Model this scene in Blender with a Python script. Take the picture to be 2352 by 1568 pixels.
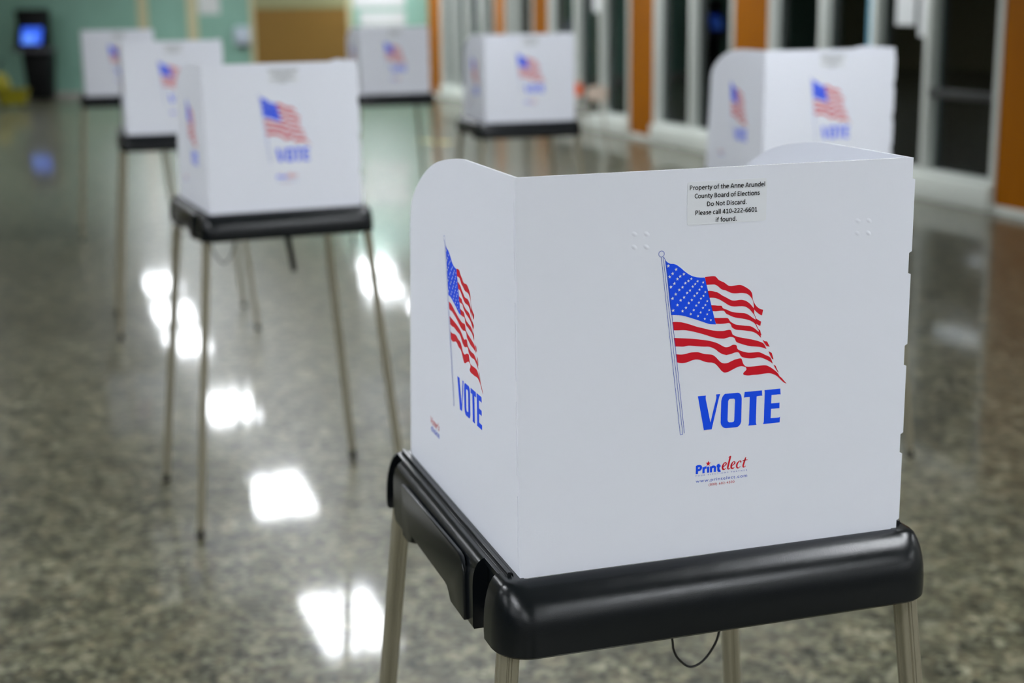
import bpy, bmesh, math, random, json
from mathutils import Vector, Matrix
from mathutils.geometry import tessellate_polygon

S = bpy.context.scene
COL = S.collection
for o in list(bpy.data.objects):
    bpy.data.objects.remove(o)

# ------------------------------------------------------------------ camera
cam_d = bpy.data.cameras.new('camera')
cam_d.sensor_fit = 'HORIZONTAL'
cam_d.sensor_width = 36.0
cam_d.lens = 52.311
cam_d.clip_start = 0.05
cam_d.clip_end = 200
cam_d.dof.use_dof = True
cam_d.dof.focus_distance = 1.70
cam_d.dof.aperture_fstop = 3.3
cam_d.dof.aperture_blades = 9
cam = bpy.data.objects.new('camera', cam_d)
COL.objects.link(cam)
cam.matrix_world = (Matrix.Translation((0, 0, 1.674)) @
                    Matrix.Rotation(math.radians(90 - 13.024), 4, 'X') @
                    Matrix.Rotation(-0.0133, 4, 'Z'))
S.camera = cam

# ------------------------------------------------------------------ world, exposure
w = bpy.data.worlds.new('world')
S.world = w
w.use_nodes = True
w.node_tree.nodes['Background'].inputs[0].default_value = (0.5, 0.6, 0.7, 1)
w.node_tree.nodes['Background'].inputs[1].default_value = 0.09
S.view_settings.view_transform = 'Standard'
S.view_settings.look = 'None'
S.view_settings.gamma = 1
S.view_settings.use_curve_mapping = False
S.view_settings.exposure = 0.0
LAMP = 29.5                       # radiance of the ceiling lamp diffusers
LAMP_COL = (0.965, 1.0, 1.045)


# ------------------------------------------------------------------ materials
def mat(name, col, rough=0.5, metal=0.0, spec=0.5, emit=None, estr=0.0):
    m = bpy.data.materials.new(name)
    m.use_nodes = True
    b = m.node_tree.nodes['Principled BSDF']
    b.inputs['Base Color'].default_value = (*col, 1)
    b.inputs['Roughness'].default_value = rough
    b.inputs['Metallic'].default_value = metal
    b.inputs['Specular IOR Level'].default_value = spec
    if emit:
        b.inputs['Emission Color'].default_value = (*emit, 1)
        b.inputs['Emission Strength'].default_value = estr
    return m


def nd(m, t, **kw):
    n = m.node_tree.nodes.new(t)
    for k, v in kw.items():
        setattr(n, k, v)
    return n


def lk(m, a, b):
    m.node_tree.links.new(a, b)


def coords(m):
    return nd(m, 'ShaderNodeTexCoord').outputs['Object']


def bump(m, tex_out, dist, strength=1.0):
    bp = nd(m, 'ShaderNodeBump')
    bp.inputs['Distance'].default_value = dist
    bp.inputs['Strength'].default_value = strength
    lk(m, tex_out, bp.inputs['Height'])
    lk(m, bp.outputs[0], m.node_tree.nodes['Principled BSDF'].inputs['Normal'])


def ramp(m, fac, stops):
    r = nd(m, 'ShaderNodeValToRGB')
    e = r.color_ramp.elements
    while len(e) < len(stops):
        e.new(0.5)
    for i, (p, c) in enumerate(stops):
        e[i].position = p
        e[i].color = (*c, 1)
    lk(m, fac, r.inputs[0])
    return r.outputs[0]


def noise(m, co, scale, detail=3, rough=0.5):
    n = nd(m, 'ShaderNodeTexNoise')
    n.inputs['Scale'].default_value = scale
    n.inputs['Detail'].default_value = detail
    n.inputs['Roughness'].default_value = rough
    lk(m, co, n.inputs['Vector'])
    return n.outputs['Fac']


def mixc(m, fac, a, b, mode='MIX'):
    n = nd(m, 'ShaderNodeMix', data_type='RGBA', blend_type=mode)
    if isinstance(fac, float):
        n.inputs[0].default_value = fac
    else:
        lk(m, fac, n.inputs[0])
    for s, v in ((n.inputs[6], a), (n.inputs[7], b)):
        if isinstance(v, tuple):
            s.default_value = (*v, 1)
        else:
            lk(m, v, s)
    return n.outputs[2]


def base(m, out):
    lk(m, out, m.node_tree.nodes['Principled BSDF'].inputs['Base Color'])


M = {}
# corrugated plastic sheet, faint flutes running upwards
M['sheet'] = mat('corrugated_white_plastic', (0.78, 0.805, 0.885), 0.42, spec=0.35)
_w = nd(M['sheet'], 'ShaderNodeTexWave', wave_type='BANDS', bands_direction='X')
_w.inputs['Scale'].default_value = 70
lk(M['sheet'], coords(M['sheet']), _w.inputs['Vector'])
bump(M['sheet'], _w.outputs['Fac'], 0.000004)
# cut upper edges of the sheets, where the open flutes show as small dark cells
M['edge'] = mat('open_flute_edge', (0.6, 0.6, 0.63), 0.6, spec=0.2)
_e = nd(M['edge'], 'ShaderNodeTexWave', wave_type='BANDS', bands_direction='DIAGONAL')
_e.inputs['Scale'].default_value = 150
lk(M['edge'], coords(M['edge']), _e.inputs['Vector'])
base(M['edge'], ramp(M['edge'], _e.outputs['Fac'], [(0.3, (0.30, 0.31, 0.33)), (0.6, (0.74, 0.76, 0.82))]))
for k, c in (('blue', (0.004, 0.075, 0.86)), ('red', (0.62, 0.004, 0.018)), ('line', (0.03, 0.09, 0.50)),
             ('ink', (0.012, 0.012, 0.013)), ('dblue', (0.03, 0.09, 0.55)), ('dred', (0.5, 0.02, 0.04))):
    M[k] = mat('printing_' + {'blue': 'blue', 'red': 'red', 'line': 'outline_blue', 'ink': 'black',
                              'dblue': 'small_blue', 'dred': 'small_red'}[k], c, 0.45, spec=0.3)
M['star'] = mat('printing_gap_white', (0.78, 0.805, 0.885), 0.42, spec=0.35)
M['label'] = mat('matt_sticker_film', (0.765, 0.79, 0.835), 0.3, spec=0.4)
# moulded black plastic with a fine grain and faint scuffs
M['black'] = mat('moulded_black_plastic', (0.0040, 0.0055, 0.0070), 0.25, spec=0.36)
_c = coords(M['black'])
bump(M['black'], noise(M['black'], _c, 1250, 1), 0.00020, 0.5)
_s = noise(M['black'], _c, 14, 5, 0.65)
lk(M['black'], ramp(M['black'], _s, [(0.35, (0.19, 0.19, 0.19)), (0.75, (0.27, 0.27, 0.27))]),
   M['black'].node_tree.nodes['Principled BSDF'].inputs['Roughness'])
M['rubber'] = mat('black_rubber', (0.012, 0.012, 0.012), 0.6)
M['wire'] = mat('black_cable_sleeve', (0.006, 0.006, 0.006), 0.45)
M['leg'] = mat('champagne_anodised_metal', (0.34, 0.315, 0.235), 0.33, 0.6)
M['alu'] = mat('brushed_aluminium_frame', (0.60, 0.63, 0.59), 0.42, 0.1)
M['kerb'] = mat('painted_pale_grey_kerb', (0.66, 0.70, 0.65), 0.5)
# orange stained boards
M['wood'] = mat('orange_stained_panel', (0.42, 0.15, 0.015), 0.5, spec=0.06)
_mp = nd(M['wood'], 'ShaderNodeMapping')
_mp.inputs['Scale'].default_value = (6, 6, 0.5)
lk(M['wood'], coords(M['wood']), _mp.inputs['Vector'])
base(M['wood'], ramp(M['wood'], noise(M['wood'], _mp.outputs[0], 4, 4),
                     [(0.3, (0.275, 0.086, 0.0005)), (0.7, (0.32, 0.107, 0.001))]))
M['green'] = mat('sage_green_wall_paint', (0.17, 0.29, 0.235), 0.42)
base(M['green'], ramp(M['green'], noise(M['green'], coords(M['green']), 1.3, 2),
                      [(0.3, (0.19, 0.35, 0.28)), (0.7, (0.22, 0.40, 0.325))]))
M['plaster'] = mat('warm_grey_plaster', (0.36, 0.35, 0.32), 0.6)
M['ceiling'] = mat('white_ceiling_tile', (0.62, 0.62, 0.60), 0.8)
_t = nd(M['ceiling'], 'ShaderNodeTexBrick', offset=0.0)
_t.inputs['Scale'].default_value = 1.0
for k, v in (('Mortar Size', 0.012), ('Brick Width', 0.6), ('Row Height', 0.6)):
    _t.inputs[k].default_value = v
_t.inputs['Color1'].default_value = (0.62, 0.62, 0.60, 1)
_t.inputs['Color2'].default_value = (0.60, 0.60, 0.58, 1)
_t.inputs['Mortar'].default_value = (0.45, 0.45, 0.44, 1)
lk(M['ceiling'], coords(M['ceiling']), _t.inputs['Vector'])
base(M['ceiling'], _t.outputs['Color'])
M['cream'] = mat('cream_metal_trim', (0.48, 0.44, 0.27), 0.5)
M['brown'] = mat('brown_varnished_door', (0.185, 0.105, 0.022), 0.5, spec=0.2)
M['olive'] = mat('olive_door_header', (0.22, 0.22, 0.11), 0.5)
M['paper'] = mat('white_paper', (0.56, 0.58, 0.58), 0.7)
M['bar'] = mat('dark_bronze_push_bar', (0.022, 0.024, 0.024), 0.4)
M['fixture'] = mat('pale_blue_grey_plastic', (0.42, 0.48, 0.56), 0.4)
M['kiosk'] = mat('kiosk_black_panel', (0.004, 0.0045, 0.005), 0.45, spec=0.15)
M['shelf'] = mat('kiosk_grey_ledge', (0.07, 0.07, 0.08), 0.4)
M['screen'] = mat('lit_blue_screen', (0.01, 0.03, 0.2), 0.3, emit=(0.04, 0.15, 1.0), estr=0.9)
M['screen2'] = mat('lit_pale_blue_screen', (0.02, 0.05, 0.2), 0.3, emit=(0.12, 0.30, 1.0), estr=1.1)
M['yellow'] = mat('yellow_plastic', (0.20, 0.178, 0.003), 0.4)
M['yellowtape'] = mat('yellow_floor_vinyl', (0.45, 0.40, 0.06), 0.35)
M['tan'] = mat('tan_moulded_plastic', (0.52, 0.42, 0.34), 0.45)
M['orange'] = mat('bright_orange_plastic', (0.75, 0.13, 0.03), 0.4)
M['olivedark'] = mat('dark_olive_seat', (0.05, 0.05, 0.03), 0.5)
M['steel'] = mat('dull_beige_steel_tube', (0.40, 0.36, 0.29), 0.4, 0.3)
M['cyan'] = mat('sky_blue_paper_strip', (0.12, 0.33, 0.45), 0.5)
M['dark'] = mat('dim_courtyard_wall', (0.26, 0.32, 0.31), 0.7)
M['lampframe'] = mat('white_lamp_frame', (0.6, 0.6, 0.6), 0.5)
M['lamp'] = mat('lit_lamp_diffuser', (0.8, 0.8, 0.8), 0.5, emit=LAMP_COL, estr=LAMP)


def glass_mat():
    m = bpy.data.materials.new('window_glass')
    m.use_nodes = True
    nt = m.node_tree
    nt.nodes.remove(nt.nodes['Principled BSDF'])
    tr = nd(m, 'ShaderNodeBsdfTransparent')
    tr.inputs[0].default_value = (0.80, 0.84, 0.83, 1)
    gl = nd(m, 'ShaderNodeBsdfGlossy')
    gl.inputs['Roughness'].default_value = 0.02
    gl.inputs['Color'].default_value = (0.85, 0.9, 0.92, 1)
    fr = nd(m, 'ShaderNodeFresnel')
    fr.inputs['IOR'].default_value = 1.5
    mx = nd(m, 'ShaderNodeMixShader')
    lk(m, fr.outputs[0], mx.inputs[0])
    lk(m, tr.outputs[0], mx.inputs[1])
    lk(m, gl.outputs[0], mx.inputs[2])
    lk(m, mx.outputs[0], nt.nodes['Material Output'].inputs[0])
    return m


M['glass'] = glass_mat()


def floor_mat():
    m = mat('polished_terrazzo', (0.2, 0.2, 0.18), 0.1, spec=0.2)
    co = coords(m)
    v = nd(m, 'ShaderNodeTexVoronoi', feature='F1')
    v.inputs['Scale'].default_value = 62
    lk(m, co, v.inputs['Vector'])
    sep = nd(m, 'ShaderNodeSeparateColor')
    lk(m, v.outputs['Color'], sep.inputs[0])
    chips = ramp(m, sep.outputs[0], [(0.0, (0.020, 0.021, 0.018)), (0.22, (0.045, 0.045, 0.035)),
                                     (0.36, (0.12, 0.115, 0.080)), (0.60, (0.19, 0.180, 0.130)),
                                     (0.82, (0.31, 0.295, 0.225)), (1.0, (0.46, 0.44, 0.36))])
    v2 = nd(m, 'ShaderNodeTexVoronoi', feature='F1')
    v2.inputs['Scale'].default_value = 30
    lk(m, co, v2.inputs['Vector'])
    sep2 = nd(m, 'ShaderNodeSeparateColor')
    lk(m, v2.outputs['Color'], sep2.inputs[0])
    big = ramp(m, sep2.outputs[1], [(0.0, (0.025, 0.027, 0.024)), (0.3, (0.09, 0.09, 0.066)), (0.55, (0.19, 0.18, 0.125)), (0.8, (0.29, 0.235, 0.165)),
                                    (1.0, (0.42, 0.41, 0.34))])
    c = mixc(m, 0.45, chips, big)
    n = noise(m, co, 9, 4, 0.6)
    c = mixc(m, 1.0, c, ramp(m, n, [(0.32, (0.30, 0.315, 0.27)), (0.68, (0.79, 0.81, 0.70))]), 'MULTIPLY')
    base(m, c)
    b = m.node_tree.nodes['Principled BSDF']
    b.inputs['Roughness'].default_value = 0.36
    b.inputs['Coat Weight'].default_value = 0.58
    b.inputs['Coat IOR'].default_value = 1.36
    lk(m, ramp(m, noise(m, co, 3, 4, 0.6), [(0.3, (0.045, 0.045, 0.045)), (0.7, (0.075, 0.075, 0.075))]),
       b.inputs['Coat Roughness'])
    return m


M['floor'] = floor_mat()


# ------------------------------------------------------------------ mesh helpers
def link(name, me, parent=None):
    o = bpy.data.objects.new(name, me)
    COL.objects.link(o)
    if parent:
        o.parent = parent
    return o


def build(name, bm, mats, parent=None, bev=0.0, seg=2, smooth=False, ang=35):
    if not isinstance(mats, (list, tuple)):
        mats = [mats]
    if bev:
        bm.normal_update()
        es = [e for e in bm.edges if len(e.link_faces) == 2 and e.calc_face_angle(0) > math.radians(ang)]
        if es:
            bmesh.ops.bevel(bm, geom=es, offset=bev, segments=seg, profile=0.5, affect='EDGES', clamp_overlap=True)
    me = bpy.data.meshes.new(name)
    bm.to_mesh(me)
    bm.free()
    for m in mats:
        me.materials.append(m)
    if smooth or bev:
        try:
            for p in me.polygons:
                p.use_smooth = True
            me.set_sharp_from_angle(angle=math.radians(40))
        except Exception:
            pass
    return link(name, me, parent)


def box(bm, x0, x1, y0, y1, z0, z1, mi=0, mtx=None):
    v = [bm.verts.new((x, y, z)) for z in (z0, z1) for y in (y0, y1) for x in (x0, x1)]
    for f in ((0, 2, 3, 1), (4, 5, 7, 6), (0, 1, 5, 4), (2, 6, 7, 3), (0, 4, 6, 2), (1, 3, 7, 5)):
        fc = bm.faces.new([v[i] for i in f])
        fc.material_index = mi
    if mtx:
        for q in v:
            q.co = mtx @ q.co
    return v


def prism(bm, pts, fn, a, b, mi=0):
    """closed outline pts (2-D) extruded from a to b; fn(p, t) -> 3-D"""
    tris = tessellate_polygon([[Vector((p[0], p[1], 0)) for p in pts]])
    va = [bm.verts.new(fn(p, a)) for p in pts]
    vb = [bm.verts.new(fn(p, b)) for p in pts]
    n = len(pts)
    fs = []
    fs.append(bm.faces.new(va))
    fs.append(bm.faces.new(vb[::-1]))
    for i in range(n):
        fs.append(bm.faces.new((va[i], vb[i], vb[(i + 1) % n], va[(i + 1) % n])))
    for f in fs:
        f.material_index = mi
    bmesh.ops.recalc_face_normals(bm, faces=fs)
    return fs


def tube(bm, pts, r, n=10, mi=0, cap=True):
    pts = [Vector(p) for p in pts]
    rings = []
    ref = None
    for i, p in enumerate(pts):
        t = (pts[min(i + 1, len(pts) - 1)] - pts[max(i - 1, 0)]).normalized()
        if ref is None:
            ref = t.orthogonal().normalized()
        ref = (ref - t * ref.dot(t)).normalized()
        s = t.cross(ref)
        rr = r[i] if isinstance(r, (list, tuple)) else r
        rings.append([bm.verts.new(p + (ref * math.cos(a) + s * math.sin(a)) * rr)
                      for a in [2 * math.pi * k / n for k in range(n)]])
    for a, b in zip(rings, rings[1:]):
        for k in range(n):
            f = bm.faces.new((a[k], a[(k + 1) % n], b[(k + 1) % n], b[k]))
            f.material_index = mi
    if cap:
        bm.faces.new(rings[0][::-1]).material_index = mi
        bm.faces.new(rings[-1]).material_index = mi


def sweep(bm, rings, mi=0, cap=True):
    """rings: list of closed loops of 3-D points"""
    vs = [[bm.verts.new(p) for p in r] for r in rings]
    n = len(vs[0])
    fs = []
    for a, b in zip(vs, vs[1:]):
        for k in range(n):
            fs.append(bm.faces.new((a[k], a[(k + 1) % n], b[(k + 1) % n], b[k])))
    if cap:
        fs.append(bm.faces.new(vs[0][::-1]))
        fs.append(bm.faces.new(vs[-1]))
    for f in fs:
        f.material_index = mi
    bmesh.ops.recalc_face_normals(bm, faces=fs)


def catmull(pts, k=4):
    if len(pts) < 3:
        return list(pts)
    P = [pts[0]] + list(pts) + [pts[-1]]
    out = []
    for i in range(1, len(P) - 2):
        p0, p1, p2, p3 = P[i - 1:i + 3]
        for j in range(k):
            t = j / k
            out.append(tuple(0.5 * (2 * p1[d] + (p2[d] - p0[d]) * t + (2 * p0[d] - 5 * p1[d] + 4 * p2[d] - p3[d]) * t * t
                                    + (3 * p1[d] - p0[d] - 3 * p2[d] + p3[d]) * t ** 3) for d in range(2)))
    out.append(tuple(pts[-1]))
    return out


def shape(curves, k=4):
    out = []
    for c in curves:
        for p in catmull([tuple(q) for q in c], k):
            if not out or (abs(p[0] - out[-1][0]) + abs(p[1] - out[-1][1])) > 0.02:
                out.append(p)
    return out


def decal(bm, loops, fn, mi):
    """flat printed figure: loops of 2-D points, fn -> 3-D; outward normal from fn.n"""
    vs = [Vector((p[0], p[1], 0)) for l in loops for p in l]
    tris = tessellate_polygon([[Vector((p[0], p[1], 0)) for p in l] for l in loops])
    bv = [bm.verts.new(fn(v.x, v.y)) for v in vs]
    for t in tris:
        try:
            f = bm.faces.new([bv[i] for i in t])
        except ValueError:
            continue
        f.material_index = mi
        f.normal_update()
        if f.normal.dot(fn.n) < 0:
            f.normal_flip()


def thing(name, label, cat, loc=(0, 0, 0), rz=0.0, group=None):
    o = bpy.data.objects.new(name, None)
    o.empty_display_size = 0.1
    COL.objects.link(o)
    o.location = loc
    o.rotation_euler = (0, 0, rz)
    tag(o, label, cat, group)
    return o


def tag(o, label, cat, group=None):
    o['label'] = label
    o['category'] = cat
    if group:
        o['group'] = group
    return o


def structure(o, label=None):
    o['kind'] = 'structure'
    if label:
        o['label'] = label
    return o


# ------------------------------------------------------------------ lettering
_tmp = {}


def glyphs(text, spacing=1.0, bold=0.0, shear=0.0):
    key = (text, spacing, bold, shear)
    if key not in _tmp:
        c = bpy.data.curves.new('lettering', 'FONT')
        c.body = text
        c.space_character = spacing
        c.offset = bold
        c.shear = shear
        c.resolution_u = 5
        o = bpy.data.objects.new('lettering', c)
        COL.objects.link(o)
        bpy.context.view_layer.update()
        me = bpy.data.meshes.new_from_object(o.evaluated_get(bpy.context.evaluated_depsgraph_get()))
        vs = [(v.co.x, v.co.y) for v in me.vertices]
        fs = [list(p.vertices) for p in me.polygons]
        bpy.data.objects.remove(o)
        bpy.data.curves.remove(c)
        bpy.data.meshes.remove(me)
        _tmp[key] = (vs, fs)
    return _tmp[key]


def write(bm, text, x0, x1, z_base, cap, fn, mi, spacing=1.0, bold=0.0, shear=0.0, ref='H'):
    vs, fs = glyphs(text, spacing, bold, shear)
    rv, _ = glyphs(ref, 1.0, 0.0, 0.0)
    ch = max(v[1] for v in rv) - min(v[1] for v in rv)
    mnx, mxx = min(v[0] for v in vs), max(v[0] for v in vs)
    sx = (x1 - x0) / (mxx - mnx)
    sz = cap / ch
    bv = [bm.verts.new(fn(x0 + (v[0] - mnx) * sx, z_base + v[1] * sz)) for v in vs]
    for f in fs:
        try:
            fc = bm.faces.new([bv[i] for i in f])
        except ValueError:
            continue
        fc.material_index = mi
        fc.normal_update()
        if fc.normal.dot(fn.n) < 0:
            fc.normal_flip()


def star_pts(cx, cz, r, rot=0.0, inner=0.42):
    return [(cx + (r if k % 2 == 0 else r * inner) * math.sin(rot + k * math.pi / 5),
             cz + (r if k % 2 == 0 else r * inner) * math.cos(rot + k * math.pi / 5)) for k in range(10)]


def strip_pts(a, b, wd):
    d = Vector((b[0] - a[0], b[1] - a[1]))
    n = Vector((-d.y, d.x)).normalized() * wd / 2
    return [(a[0] + n.x, a[1] + n.y), (b[0] + n.x, b[1] + n.y), (b[0] - n.x, b[1] - n.y), (a[0] - n.x, a[1] - n.y)]


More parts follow.
